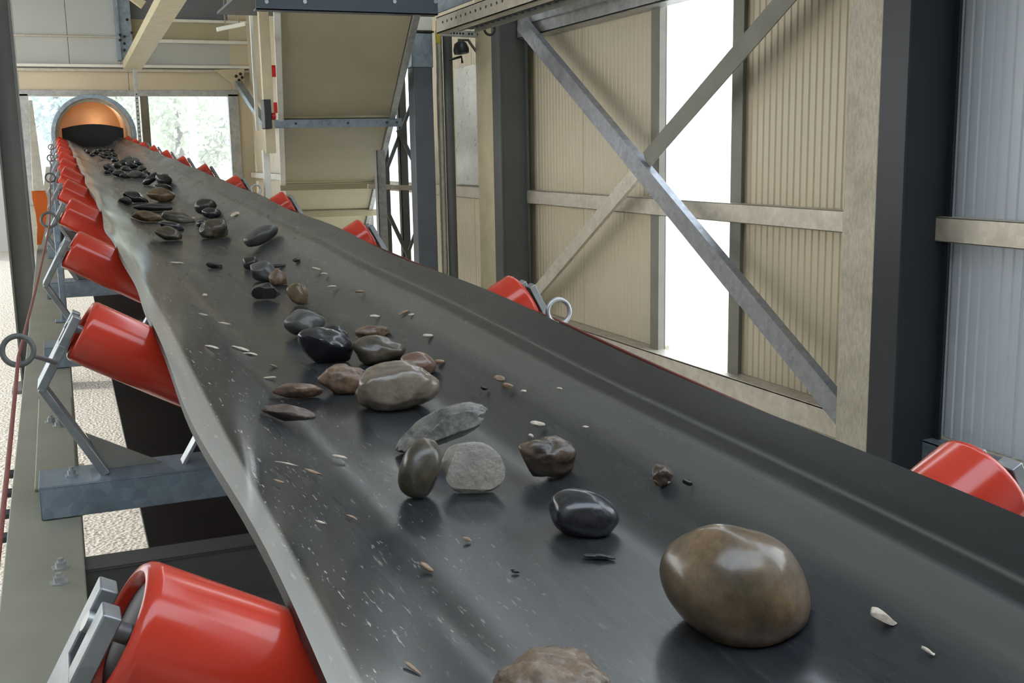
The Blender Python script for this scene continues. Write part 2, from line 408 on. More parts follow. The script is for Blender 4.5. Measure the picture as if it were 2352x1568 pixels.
m = MB().box((-.356, 8.2, 0), (-.342, 8.45, ZT)); m.box((-.216, 8.2, 0), (-.202, 8.45, ZT)); m.box((-.344, 8.26, 0), (-.214, 8.275, ZT))
under(r, m, 'steel_section', M['grey_steel'], .002)
under(r, MB().box((-.42, 8.14, 0), (-.2, 8.5, .025)), 'base_plate', M['grey_steel'], .003)

# ------------------------------------------------------------------ braces and beams on the right wall
XB = 3.27
def wallbar(name, label, p, q, w, mat, cat='brace', X=XB, d=.05, ang=True):
    a = UX(*p, X); b = UX(*q, X); dr = (b - a).normalized(); up = Vector((1, 0, 0)).cross(dr).normalized()
    m = MB()
    c = [(-w / 2, 0), (w / 2, 0), (w / 2, .008), (-w / 2 + .008, .008), (-w / 2 + .008, d), (-w / 2, d)]   # angle section
    m.ext([a + up * u + Vector((t, 0, 0)) for u, t in c], b - a)
    return tag(m.build(name, mat, None, a, .0015), label, cat)
wallbar('diagonal_brace', 'long galvanised diagonal brace running down to the right across the tall window', (1190, 52), (1934, 960), .115, M['galv_mid'])
wallbar('diagonal_brace', 'galvanised diagonal brace rising to the top right from the brace crossing', (1482, 369), (1945, -168), .115, M['galv_dull'], X=XB + .03, d=.028)
wallbar('diagonal_brace', 'beige lit diagonal brace from the crossing down to the conveyor edge', (1463, 392), (1195, 712), .10, M['galv_warm'], X=XB + .03, d=.028)
# end plate of the long brace
XT = 3.352
a = UX(1200, 88, XT); b = UX(1560, -8, XT); zb = (a.z + b.z) / 2
m = MB().box((XT, 2.0, zb), (XT + .012, a.y + .1, zb + .2)); m.box((XT, 2.0, zb + .19), (XT + .14, a.y + .1, zb + .2)); m.box((XT, 2.0, zb), (XT + .14, a.y + .1, zb + .012)); m.box((XT - .02, 2.0, zb + .09), (XT, a.y - .05, zb + .2))
tag(m.build('eaves_beam', M['galv'], None, (XT, a.y, zb), .003), 'galvanised beam along the top of the right wall above the brace cross', 'beam')

# ------------------------------------------------------------------ conveyor belt
FOLDL, FOLDR, EL, ER, ZFLAT = .43, .79, .19, 1.07, -.66
def beltz(x):
    def seg(x):
        if x < FOLDL: return ZFLAT + (FOLDL - x) * .579
        if x > FOLDR: return ZFLAT + (x - FOLDR) * .579
        return ZFLAT
    s = .035
    return sum(seg(x + s * k) for k in (-1, -.5, 0, .5, 1)) / 5
IDL0, PITCH = 1.12, 1.7
def belt():
    m = MB(); ys = []; y = -1.2
    while y < 20.9: ys.append(y); y += .085
    xs = [EL + (ER - EL) * i / 44 for i in range(45)]
    th = .022; nx = len(xs)
    for y in ys:
        ph = ((y - IDL0) / PITCH) % 1.0; sag = .006 * math.sin(PI * ph) ** 2
        wob = .007 * math.sin(y * 2.1) + .004 * math.sin(y * 5.3 + 1)
        ring = []
        for x in xs:
            z = beltz(x) - sag; e = max(0, (.25 - x) / .06); e2 = max(0, (x - 1.02) / .05)
            z -= .010 * e * e * (1 + math.sin(y * 3.7) * .4)          # left margin turns out a little
            z += .004 * math.sin(y * 3.0) * e2
            dx = wob * e - sag * .6 * e2
            if .985 < x < .998: z -= .004
            ring.append((x + dx, z))
        for x, z in ring: m.v.append(Vector((x, y, z)))
        for x, z in reversed(ring):
            t = .55 if x > .9 or x < .4 else 0
            m.v.append(Vector((x + (t if x < .4 else -t) * -th * .0, y, z - th)))
    k = 2 * nx; m.side = []
    for r in range(len(ys) - 1):
        for i in range(k):
            if i >= nx - 1: m.side.append(len(m.f))
            j = (i + 1) % k; m.f.append([r * k + i, r * k + j, (r + 1) * k + j, (r + 1) * k + i])
    m.f.append(list(range(k))[::-1]); m.f.append([(len(ys) - 1) * k + i for i in range(k)])
    return m
broot = thing('conveyor_belt', 'long black troughed rubber conveyor belt carrying wet stones', 'conveyor belt', EYE, rx=ALPHA)
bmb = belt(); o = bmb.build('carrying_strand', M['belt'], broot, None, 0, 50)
o.data.materials.append(M['black'])
for i in bmb.side: o.data.polygons[i].material_index = 1
o = MB().box((.155, -1.2, -1.27), (1.07, 20.6, -1.25)).build('return_strand', M['black'], broot, None, .003)
o['label'] = 'black return strand hanging under the frame'

# ------------------------------------------------------------------ conveyor frame
froot = thing('conveyor_support', 'olive grey steel support carrying the conveyor belt and its idlers', 'conveyor', EYE, rx=ALPHA)
ZS = -.985; XC = .61
def stringer(x0, x1):
    m = MB().box((x0, -1.2, ZS - .012), (x1, 20.4, ZS))
    m.box((x0 + .05, -1.2, ZS - .2), (x0 + .062, 20.4, ZS - .012)); m.box((x0, -1.2, ZS - .212), (x1, 20.4, ZS - .2))
    return m
sl = stringer(-.181, -.016).build('stringer', M['frame_grey'], froot, None, .003)
stringer(1.236, 1.401).build('stringer', M['frame_grey'], froot, None, .003)
def bolt(m, x, y, z, r=.014):
    m.lathe((x, y, z), (0, 0, 1), [(0, r * 1.7), (.003, r * 1.7), (.0031, r), (.014, r), (.0141, r * .55), (.022, r * .55)], 6)
for px, py in ((140, 1303), (136, 1338), (118, 975), (136, 985)):
    w = W(px, py); c = Vector((w.x, w.dot(D), w.dot(N))); c *= ZS / c.z
    mm = MB(); bolt(mm, c.x, c.y, ZS + (.01 if py < 1000 else 0), .012); mm.build('bolt', M['galv'], sl)
sp = MB().box((-.125, 2.98, ZS), (-.02, 3.95, ZS + .010)).build('splice_plate', M['frame_grey'], froot, None, .003)
for i in range(4):                                      # bolt heads on the outer side of the left stringer
    mm = MB(); y = 2.78 + i * .17
    mm.lathe((-.181, y, ZS - .04), (-1, 0, 0), [(0, .018), (.004, .018), (.0041, .014), (.02, .014)], 6)
    mm.build('bolt', M['dark_steel'], sl)
m = MB().box((-.05, 2.44, ZS - .15), (1.27, 2.452, ZS - .02)); m.box((-.05, 2.36, ZS - .15), (1.27, 2.452, ZS - .14)); m.box((-.05, 2.44, ZS - .03), (1.27, 2.53, ZS - .02))
m.build('cross_member', M['cross'], froot, None, .002)
for y in (5.4, 9.8, 15.2):
    MB().box((-.05, y, ZS - .14), (1.27, y + .08, ZS - .02)).build('cross_member', M['grey_steel'], froot, None, .003)
for y in (-.6, 5.8, 11.6, 17.2):
    for x in (-.13, 1.29):
        L = 1.6 + y * SL - .985 - .21
        m = MB().box((x, y, ZS - .212 - L + .012), (x + .08, y + .08, ZS - .212)); m.box((x - .05, y - .05, ZS - .212 - L + .003), (x + .13, y + .13, ZS - .2 - L + .003))
        m.build('leg', M['frame_grey'], froot, None, .003)

# ------------------------------------------------------------------ idler stations
ANG = math.radians(30); R = .079
def make_idler():
    # local frame: origin under the middle of the base channel, x across, z square to the belt
    r = thing('idler_station', 'x', 'roller set', (0, 0, 0))
    z = lambda v: v - ZS
    W2 = .716
    m = MB(); t = .007
    m.box((-W2, -.075, z(-.907)), (W2, .075, z(-.900))); m.box((-W2, -.075, 0.002), (W2, -.068, z(-.900))); m.box((-W2, .068, 0.002), (W2, .075, z(-.900)))
    m.box((-W2, -.075, 0.002), (-W2 + .006, .075, z(-.9)))
    base = m.build('base_channel', M['galv_blue'], r, None, .004)
    def roller(p, ax, L):
        p = Vector(p); ax = Vector(ax)
        prof = [(.03, .02), (.03, R - .022), (.004, R - .019), (0, R - .014), (.002, R - .006), (.008, R - .001), (.014, R),
                (L - .014, R), (L - .008, R - .001), (L - .002, R - .006), (L, R - .014), (L - .004, R - .019), (L - .03, R - .022), (L - .03, .02)]
        o = MB().lathe(p, ax, prof, 48).build('roller', M['red'], r, None, 0, 50)
        e = MB().lathe(p, ax, [(.012, .016), (.012, R - .0225), (.029, R - .0225), (.029, .016)], 32).build('end_seal', M['black'], o, None)
        e['label'] = 'black end seal recessed in the roller'
        MB().lathe(p, ax, [(-.034, .011), (L + .034, .011)], 14).build('shaft', M['galv'], o, None)
    c, s = math.cos(ANG), math.sin(ANG)
    for sd in (-1, 1):
        E_ = (sd * .593, 0, z(-.531)); ax = (-sd * c, 0, -s)
        roller(E_, ax, .385)
        # outer bracket: foot, outward leg, bend, plate square to the roller axis with an open slot
        P = lambda x, zz: Vector((sd * x, 0, z(zz)))
        pts = [P(.560, -.900), P(.690, -.665), P(.606, -.512)]
        m = MB(); wy = .10
        for a, b in ((pts[0], pts[1]),):
            m.bar(a, b, .02, .065, (0, 1, 0))
        d = (pts[2] - pts[1]).normalized()
        m.bar(pts[1], pts[1] + d * .12, .02, wy, (0, 1, 0))
        for q in (-1, 1):
            o_ = Vector((0, q * .033, 0)); m.bar(pts[1] + d * .118 + o_, pts[2] + d * .022 + o_, .02, .034, (0, 1, 0))
        bo = m.build('bracket', M['bracket'], r, None, .002)
        gx = [P(.60, -.80), P(.42, -.9), P(.555, -.9)]
        m = MB().ext([q + Vector((0, .018, 0)) for q in gx], (0, .008, 0)); m.build('gusset', M['galv_dull'], bo, None, .001)
        m = MB(); bolt(m, sd * .64, 0, z(-.9) , .01)
        m.build('bolt', M['galv'], base)
        # inner bracket between wing and centre roller
        a = P(.372, -.902); b = P(.225, -.655)
        m = MB().bar(a, b, .009, .05, (0, 1, 0)); m.build('bracket', M['galv'], r, None, .002)
    roller((-.185, 0, z(-.758)), (1, 0, 0), .37)
    return r
proto = make_idler()
order = ['nearest', 'second', 'third', 'fourth', 'fifth', 'sixth', 'seventh', 'eighth', 'ninth', 'tenth', 'eleventh', 'last']
for k in range(12):
    o = proto if k == 0 else copy_tree(proto)
    o.location = cv(XC, IDL0 + PITCH * k, ZS); o.rotation_euler = (ALPHA, 0, 0)
    if k == 0: l = 'red three-roller idler station nearest the camera, under the belt'
    elif k == 11: l = 'last red idler station, just before the round gallery tube'
    else: l = '%s red three-roller idler station counted from the camera, under the belt' % order[k]
    tag(o, l, 'roller set', 'red idler stations under the belt')

# ------------------------------------------------------------------ pull cords and eye bolts
def eye_bolt(label, x, y, z, side):
    r = thing('eye_bolt', label, 'eye bolt', cv(x, y, z), 'eye bolts for the pull cords', ALPHA)
    ring = [(.032 * math.cos(q), .006 * math.sin(q), .032 * math.sin(q)) for q in [2 * PI * i / 28 for i in range(28)]]
    MB().tube(ring, .0065, 10, True).build('ring', M['galv'] if side > 0 else M['grey_steel'], r, None)
    e = ((.075, .16, -.07) if y < 3 else (.03, .06, -.03)) if side < 0 else (.05, .02, -.12)
    s0 = (.028, 0, -.014) if side < 0 else (.01, 0, -.031)
    MB().tube([s0, e], .006, 10).build('shank', M['galv'], r, None)
    return r
EYES = [2.62, 5.4, 8.7, 12.1, 15.5]
lbl = ['steel eye bolt ring nearest the camera at the left edge', 'second steel eye bolt along the left side of the conveyor', 'third steel eye bolt along the left conveyor side', 'fourth steel eye bolt along the left conveyor side, near the window', 'farthest steel eye bolt along the left conveyor side by the tube']
for l, y in zip(lbl, EYES): eye_bolt(l, -.1155 if y < 3 else -.055, y, -.531 if y < 3 else -.50, -1)
lbl = ['steel eye bolt ring nearest the camera on the right belt edge', 'second steel eye bolt ring on the right belt edge, before the far window']
for l, y in zip(lbl, (2.57, 7.3)): eye_bolt(l, 1.195, y, -.53, 1)
# upright carriers the left eye bolts are fixed to
for k, y in enumerate(EYES[1:]):
    r = thing('cord_stanchion', '%s thin steel stanchion holding the left eye bolts, counted from the camera' % order[k].replace('nearest', 'first'), 'stanchion', cv(-.028, y, ZS), 'stanchions of the left pull cord', ALPHA)
    MB().box((-.012, .05, 0.001), (.012, .075, .46)).build('post', M['galv_blue'], r, None, .002)
    MB().box((-.04, .03, 0.001), (.04, .1, .008)).build('foot_plate', M['galv_blue'], r, None, .002)
def cord(pts, label):
    P = []
    for a, b in zip(pts[:-1], pts[1:]):
        n = 12
        for i in range(n):
            t = i / n; p = Vector(a).lerp(Vector(b), t); p.z -= .012 * math.sin(PI * t); P.append(cv(*p))
    P.append(cv(*pts[-1]))
    return tag(MB().tube(P, .0042, 8).build('pull_cord', M['redcord'], None, P[0]), label, 'cord')
cord([(-.122, .9, -.62), (-.1155, 2.62, -.546)] + [(-.055, y, -.525) for y in EYES[1:]] + [(-.055, 19.5, -.52)], 'thin red pull cord along the left side of the conveyor')
cord([(1.195, .4, -.555), (1.195, 2.57, -.556), (1.195, 7.3, -.556), (1.195, 19.5, -.556)], 'thin red pull cord along the right belt edge')

# ------------------------------------------------------------------ gallery tube at the far end
troot = thing('gallery_tube', 'round steel gallery tube the belt runs into at the far window', 'tube', cv(.622, 19.9, -.455), rx=ALPHA)
def shell(r0, r1, y0, y1, n=64): return MB().lathe((0, y0, 0), (0, 1, 0), [(0, r0), (0, r1), (y1 - y0, r1), (y1 - y0, r0)], n, True)
MB().lathe((0, 4.0, 0), (0, 1, 0), [(0, .621), (.02, .621)], 48).build('bulkhead', M['tube_in'], troot, None)
shell(.62, .655, .03, 4.1).build('shell', M['tube_in'], troot, None)
o = shell(.605, .675, -.03, .06).build('rim', M['galv_blue'], troot, None, .006); o['label'] = 'dark grey rolled steel rim'
shell(.55, .605, .25, .3).build('inner_rim', M['galv_warm'], troot, None, .004)
cr = [(-.50, -.28)] + [(-.50 + i * .1, .10 + .075 * (1 - ((i - 5) / 5.0) ** 2)) for i in range(11)] + [(.50, -.28)]
o = MB().ext([(x, .62, zz) for x, zz in cr], (0, .012, 0)).build('rubber_curtain', M['black'], troot, None, .002)
o['label'] = 'black rubber curtain with an arched top'
for x in (-.45, .45):
    MB().box((x - .05, .4, -1.55 - .0), (x + .05, .5, -.55)).build('support_leg', M['galv_dull'], troot, None, .004)

ld = bpy.data.lights.new('tube_lamp', 'POINT'); ld.energy = 24; ld.color = (1, .70, .46); ld.shadow_soft_size = .06
lo = bpy.data.objects.new('tube_lamp', ld); C.objects.link(lo); lo.location = cv(.82, 23.2, -.28)

# ------------------------------------------------------------------ second conveyor seen from below (inclined pan)
TL = UY(632, 22, 7.6); BL = UY(650, 480, 12.0)
dv = BL - TL; pl = Vector((dv.x, dv.y, 0)).normalized(); wd = Vector((pl.y, -pl.x, 0)); CW = .956
BL2 = TL + dv * 1.5; nn = wd.cross(dv).normalized()
if nn.z < 0: nn = -nn
proot = thing('inclined_conveyor', 'beige underside of a steep covered conveyor rising towards the dark platform', 'conveyor', TL)
q = lambda s, t, h=0: TL + dv * s + wd * (t * CW) + nn * h
m = MB()
segs = [(.0, .415), (.425, .80), (.81, 1.02), (1.03, 1.5)]
for a, b in segs: m.hexa([q(a, .03), q(a, .97), q(b, .97), q(b, .03), q(a, .03, .03), q(a, .97, .03), q(b, .97, .03), q(b, .03, .03)])
under(proot, m, 'pan', M['pan'], .003)
for t, mt in ((0.012, 'white_paint'), (1.0, 'galv')):  # left rail coloured white for the light falling on it
    m = MB().hexa([q(.0, t - .025, -.03), q(.0, t + .025, -.03), q(1.5, t + .025, -.03), q(1.5, t - .025, -.03), q(.0, t - .025, .16), q(.0, t + .025, .16), q(1.5, t + .025, .16), q(1.5, t - .025, .16)])
    under(proot, m, 'side_rail', M[mt], .004)
for s_, e0, e1, hh, mt in ((.43, -.1, 1.09, .07, 'galv_blue'), (.81, -.02, 1.06, .06, 'pan'), (1.02, -.0, 1.1, .07, 'pan')):
    m = MB().bar(q(s_, e0, -.04), q(s_, e1, -.04), .06, hh); o = under(proot, m, 'cross_bar', M[mt], .003)
    if s_ < .5:
        for t in (.14, .6, .95, 1.04):
            c = q(s_, t, -.04); sub(o, proot, MB().lathe(c - pl * .03, -pl, [(0, .012), (.008, .012)], 6), 'bolt', M['dark_steel'])
# red return rollers peeping out on its left side
for s_ in (.24, .40):
    c = q(s_, -.045, .05); under(proot, MB().cyl(c - wd * .02, c + wd * .05, .045), 'return_roller', M['brightred'])
# its supports
def post(name, label, px0, px1, py, Y, mat, z0=0, z1=ZT, d=None, cat='post', group=None, bevel=.003, hollow=False):
    a = UY(px0, py, Y); b = UY(px1, py, Y); d = d or (b.x - a.x)
    m = MB()
    if hollow:
        m.box((a.x, Y, z0), (b.x, Y + .008, z1)); m.box((a.x, Y, z0), (a.x + .008, Y + d, z1)); m.box((b.x - .008, Y, z0), (b.x, Y + d, z1))
    else: m.box((a.x, Y, z0), (b.x, Y + d, z1))
    return tag(m.build(name, mat, None, ((a.x + b.x) / 2, Y, z0), bevel), label, cat, group)
def zat(px, py, Y): return UY(px, py, Y).z
post('hanger_post', 'beige perforated post left of the steep conveyor pan', 598, 621, 100, 7.9, M['beige_paint'], zat(610, 352, 7.9), ZT, .06)
post('support_post', 'white painted post under the beige perforated post beside the far window', 607, 622, 400, 8.0, M['white_paint'], 0, zat(610, 345, 8.0), .06)
post('thin_pipe', 'thin white conduit left of the beige perforated post', 577, 584, 100, 9.5, M['white_paint'], zat(580, 300, 9.5), ZT, .03, 'pipe')
# lattice tower right of the pan
lat = thing('lattice_tower', 'steel lattice tower carrying the steep conveyor beside the right wall', 'tower', UY(890, 500, 9.6) * Vector((1, 1, 0)) if False else Vector((UY(890, 500, 9.6).x, 9.6, 0)))
def leg(px0, px1, py, Y, mt, zt):
    a = UY(px0, py, Y); b = UY(px1, py, Y)
    m = MB().box((a.x, Y, 0), (b.x, Y + .01, zt)); m.box((a.x, Y, 0), (a.x + .01, Y + (b.x - a.x), zt)); under(lat, m, 'leg', M[mt], .002)
leg(868, 888, 450, 9.6, 'galv', zat(875, 345, 9.6))
leg(886, 897, 450, 10.3, 'grey_steel', zat(890, 200, 10.3))
leg(922, 940, 450, 10.1, 'grey_steel', zat(930, 60, 10.1))
for (p0, p1, Y, w_) in (((948, 232), (884, 400), 9.95, .03), ((914, 298), (962, 395), 9.9, .035), ((892, 490), (940, 592), 9.9, .035), ((962, 510), (934, 592), 9.95, .025)):
    under(lat, MB().bar(UY(*p0, Y), UY(*p1, Y), w_, .03, (0, 1, 0)), 'lattice_bar', M['grey_steel'], .002)
under(lat, MB().bar(UY(845, 428, 9.85), UY(962, 432, 9.85), .04, .045, (0, 0, 1)), 'cross_bar', M['galv_warm'], .002)

# tall galvanised post with bluish sleeve
a = UY(951, 300, 8.6); b = UY(1000, 300, 8.6)
pr = thing('support_post', 'bluish galvanised square post under the dark platform corner', 'post', ((a.x + b.x) / 2, 8.6, 0))
z1 = zat(975, 155, 8.6); z2 = zat(975, 75, 8.6)
under(pr, MB().box((a.x + .008, 8.605, 0), (b.x - .008, 8.75, z1)), 'shaft', M['post_grey'], .006)
o = under(pr, MB().box((a.x, 8.6, z1), (b.x, 8.755, z2)), 'sleeve', M['galv_blue'], .008); o['label'] = 'pale blue galvanised sleeve'
under(pr, MB().box((a.x - .01, 8.59, z2), (b.x + .01, 8.765, z2 + .015)), 'joint_plate', M['black'], .002)
under(pr, MB().box((a.x, 8.6, z2 + .015), (b.x, 8.755, zat(975, 22, 8.6))), 'head', M['white_paint'], .006)
# vertical pipes
def vpipe(label, px, w, Y, zt, mt):
    c = UY(px, 300, Y); r_ = w * Y / 2 / 2450
    return tag(MB().cyl((c.x, Y, 0), (c.x, Y, zt), r_, 24).build('vertical_pipe', M[mt], None, (c.x, Y, 0)), label, 'pipe')
vpipe('slim grey vertical pipe just right of the bluish post', 1013, 16, 8.7, zat(1013, 70, 8.7), 'galv_warm')
vpipe('dark grey vertical pipe second right of the bluish post', 1033, 22, 8.65, zat(1033, 72, 8.65), 'grey_steel')
# polished sheet on the wall behind the pipes
a = UX(1048, 300, 3.47); b = UX(1108, 300, 3.47)
m = MB().box((3.465, b.y, UX(1080, 425, 3.47).z), (3.475, a.y, UX(1080, 150, 3.47).z))
tag(m.build('steel_sheet', M['mirror'], None, (3.47, b.y, 1.4), .002), 'polished steel sheet on the wall behind the two vertical pipes', 'sheet')
# perforated cable tray with yellow end and lamp bracket below it
a = UY(1006, 75, 8.45); b = UY(1112, 80, 8.45)
ct = thing('cable_tray', 'short perforated steel tray with a yellow end under the walkway', 'tray', a)
m = MB().bar(a, b, .03, .05); tr = under(ct, m, 'tray', M['galv'], .002)
m = MB()
for i in range(12):
    if i in (6, 9): continue
    c = a.lerp(b, .2 + i * .065); m.lathe(c + Vector((0, -.0155, .0)), (0, -1, 0), [(0, .009), (.002, .009)], 8)
sub(tr, ct, m, 'holes', M['black'])
c = UY(1006, 78, 8.42); o = under(ct, MB().box((c.x - .012, 8.42, c.z - .07), (c.x + .018, 8.44, c.z + .1)), 'end_marker', M['yellow'], .002); o['label'] = 'yellow end marker'
fl_ = thing('floodlight', 'small black floodlight on a bracket beside the column under the walkway', 'lamp', UY(1060, 110, 8.5))
c = UY(1062, 112, 8.5)
o = under(fl_, MB().lathe(c + Vector((-.02, 0, .06)), (.1, -.1, -1), [(0, .02), (.02, .05), (.07, .065), (.10, .06), (.105, .02)], 20), 'lamp_housing', M['black_plastic'])
under(fl_, MB().tube([UY(1052, 92, 8.5), UY(1075, 92, 8.5), UY(1108, 138, 8.5)], .012, 8), 'bracket', M['galv_dull'])
under(fl_, MB().tube([UY(1030, 138, 8.5), UY(1060, 130, 8.5), UY(1062, 145, 8.5)], .010, 8), 'cable', M['black_plastic'])
under(fl_, MB().bar(UY(1106, 70, 8.5), UY(1108, 150, 8.5), .02, .03, (0, 1, 0)), 'mounting_bar', M['galv_dull'], .002)
c = UY(1124, 66, 8.0); ring = [c + Vector((.042 * math.cos(q_), .006 * math.sin(q_), .046 * math.sin(q_))) for q_ in [2 * PI * i / 24 for i in range(24)]]
tag(MB().tube(ring, .010, 8, True).build('cable_loop', M['black_plastic'], None, c), 'black cable loop hanging under the walkway edge', 'cable')

# ------------------------------------------------------------------ platform and walkway overhead
a = UY(588, 22, 7.4); b = UY(1006, 22, 7.4)
pf = thing('platform', 'dark steel platform edge above the steep conveyor pan', 'platform', (1.9, 7.4, a.z))
zz = a.z
m = MB().box((a.x, 7.4, zz), (b.x, 7.41, zz + .22)); m.box((a.x, 7.4, zz), (b.x, 7.5, zz + .012)); m.box((a.x, 7.4, zz + .1), (b.x, 7.43, zz + .22))
under(pf, m, 'edge_beam', M['dark_blue_steel'], .003)
under(pf, MB().box((a.x, 7.41, zz + .18), (b.x, 9.2, zz + .2)), 'deck', M['dark_steel'], .002)
for px in (612, 700, 906, 1000):
    c = UY(px, 4, 7.4); under(pf, MB().lathe((c.x, 7.402, c.z), (0, -1, 0), [(0, .014), (.01, .014)], 6), 'bolt', M['galv'])
a = UY(1003, 78, 8.15); b = UY(1002, 40, 8.15)
X1 = (UZ(1215, 42, a.z).x + UZ(1320, 2, a.z).x) / 2
X0 = a.x; wz0 = a.z; wz1 = b.z
wk = thing('walkway', 'galvanised overhead walkway with open bar grating along the right wall', 'walkway', (X0, 8.15, wz0))
m = MB().box((X0, 1.5, wz0), (X0 + .012, 8.15, wz1)); m.box((X0, 1.5, wz0), (X0 + .09, 8.15, wz0 + .012)); m.box((X0 - .0, 1.5, wz1 - .01), (X0 + .09, 8.15, wz1))
ch = under(wk, m, 'side_channel', M['galv_warm'], .002)
m = MB()
for i in range(60):
    y = 8.0 - i * .1; m.lathe((X0 - .001, y, wz0 + .07), (-1, 0, 0), [(0, .01), (.003, .01)], 6)
sub(ch, wk, m, 'holes', M['dark_steel'])
m = MB().box((X0 - .02, 1.5, wz1 + .02), (X0 - .005, 8.15, wz1 + .22)); m.box((X0 - .05, 1.5, wz1 + .2), (X0 + .0, 8.15, wz1 + .22))
o = under(wk, m, 'toe_board', M['galv_blue'], .002); o['label'] = 'bluish galvanised toe board'
m = MB()
for i in range(54): m.box((X0 + .09, 2.2 + i * .11, wz0 + .03), (X1, 2.235 + i * .11, wz0 + .06))
m.box(((X0 + X1) / 2 + .04, 1.5, wz0 + .02), ((X0 + X1) / 2 + .05, 8.15, wz0 + .06))
under(wk, m, 'grating', M['dark_steel'], 0)
under(wk, MB().box((X1 - .01, 1.5, wz0 + .0), (X1, 8.0, wz0 + .06)), 'side_channel', M['galv_dull'], .002)

# ------------------------------------------------------------------ top left: roof brace, post with bolts, gusset strut, hanging bar
a = UY(304, 150, 20.9); b = UY(408, -30, 14.0)
m = MB().bar(a, b, .31, .14)
tag(m.build('roof_brace', M['beige_paint'], None, a, .006), 'pale diagonal roof brace at the top left', 'brace')
a = UY(272, 138, 21.2); b = UY(308, 138, 21.2)
r = thing('wall_post', 'grey bolted wall post above the far window', 'post', (a.x, 21.2, a.z))
m = MB().box((a.x, 21.2, a.z), (a.x + .06, 21.48, ZT)); m.box((a.x + .06, 21.26, a.z), (b.x, 21.3, ZT)); under(r, m, 'section', M['galv_blue'], .003)
for px, py in ((276, 80), (286, 84), (286, 100), (286, 115), (292, 45), (303, 75), (276, 92)):
    c = UY(px, py, 21.18); under(r, MB().lathe((c.x, 21.2, c.z), (0, -1, 0), [(0, .026), (.03, .026)], 6), 'bolt', M['black'])
a = UY(320, 45, 17); b = UY(345, -30, 17)
tag(MB().bar(UY(300, -10, 17.5), UY(330, 12, 17.5), .1, .12).build('roof_strut', M['beige_paint'], None, a, .004), 'short pale strut end at the top left beside the roof brace', 'brace')
r = thing('gusset_strut', 'steel knee strut with bolted gusset plate beside the far window', 'strut', UY(560, 180, 20.6))
g_ = [UY(492, 160, 21.341), UY(561, 158, 21.341), UY(561, 196, 21.341), UY(556, 180, 21.341), UY(542, 200, 21.341)]
gp = under(r, MB().ext(g_, (0, .02, 0)), 'gusset_plate', M['beige_paint'], .002)
for px, py in ((542, 175), (552, 170), (549, 184), (556, 178)):
    c = UY(px, py, 21.341); sub(gp, r, MB().lathe((c.x, 21.341, c.z), (0, -1, 0), [(0, .03), (.02, .03)], 6), 'bolt', M['black'])
under(r, MB().bar(UY(548, 192, 21.25), UY(622, 306, 18.5), .12, .1), 'strut_bar', M['galv_blue'], .003)
a = UY(309, 158, 19.6); b = UY(321, 345, 19.6)
r = thing('hanging_bar', 'thin perforated bar hanging from the beam in front of the window mullion', 'bar', a)
hb = under(r, MB().box((a.x - .028, 19.6, b.z), (a.x + .028, 19.63, a.z)), 'bar', M['galv'], .002)
m = MB(); n = 14
for i in range(n):
    z_ = b.z + (a.z - b.z) * (i + .4) / n * .72; m.lathe((a.x, 19.599, z_), (0, -1, 0), [(0, .014), (.003, .014)], 8)
sub(hb, r, m, 'holes', M['dark_steel'])
# ceiling-side dark beam and lamp stub at the top centre
a = UY(498, 68, 15); b = UY(562, 55, 15)
r = thing('strip_lamp', 'white strip lamp hanging in front of the upper far wall', 'lamp', a)
under(r, MB().bar(a, b, .07, .05), 'lamp_body', M['white_paint'], .004)
for t in (.3, .8):
    c = a.lerp(b, t); under(r, MB().cyl(c, (c.x, c.y, ZT), .008, 8), 'hanger', M['galv_dull'])
a = UY(552, 22, 9.6); b = UY(578, 22, 9.6)
tag(MB().box((a.x, 9.6, a.z), (b.x, 9.7, ZT)).build('hanger_post', M['beige_paint'], None, (a.x, 9.6, a.z), .004), 'short beige hanger stub left of the dark platform', 'post')
# control box with red knob on the beige post
a = UY(609, 262, 7.75); sw = thing('switch_box', 'black switch box with a red knob beside the beige perforated post', 'switch', a)
under(sw, MB().box((a.x - .005, 7.75, a.z - .1), (a.x + .045, 7.88, a.z + .1)), 'housing', M['black_plastic'], .006)
c = UY(629, 267, 7.8); o = under(sw, MB().lathe((c.x - .02, 7.81, c.z), (1, 0, 0), [(0, .01), (.006, .024), (.03, .026), (.034, .018)], 18), 'knob', M['brightred']); o['label'] = 'red mushroom knob'

# ------------------------------------------------------------------ left side: orange strip beside the column
st = []
for (px, py, w_) in ((88, 438, 26), (92, 460, 29), (95, 490, 22), (95, 520, 16), (92, 545, 12), (90, 562, 8)):
    c = UY(px, py, 7.7); st.append((c, w_ * 7.7 / 2500 / 2))
m = MB()
for i, (c, h) in enumerate(st):
    b_ = .02 * math.sin(i * .8)
    m.v += [Vector((c.x - h, c.y + b_, c.z)), Vector((c.x + h, c.y + b_ + .03, c.z)), Vector((c.x + h, c.y + b_ + .036, c.z)), Vector((c.x - h, c.y + b_ + .006, c.z))]
for i in range(len(st) - 1):
    for j in range(4): m.f.append([i * 4 + j, i * 4 + (j + 1) % 4, i * 4 + 4 + (j + 1) % 4, i * 4 + 4 + j])
m.f.append([3, 2, 1, 0]); k = 4 * (len(st) - 1); m.f.append([k, k + 1, k + 2, k + 3])
orr = thing('hanging_tarp', 'orange tapered strip hanging beside the dark left column', 'tarp', st[0][0])
under(orr, m, 'sheet', M['orange'])
a = UY(70, 330, 7.75); b = UY(86, 440, 7.72)
under(orr, MB().hexa([UY(66, 230, 7.9), UY(72, 230, 7.9), UY(74, 230, 7.93), UY(68, 230, 7.93), UY(75, 438, 7.7), UY(102, 438, 7.7), UY(102, 438, 7.73), UY(75, 438, 7.73)]), 'flange_reflection', M['galv_warm'], .002)  # reflection on the column flange, shaped as a pale wedge

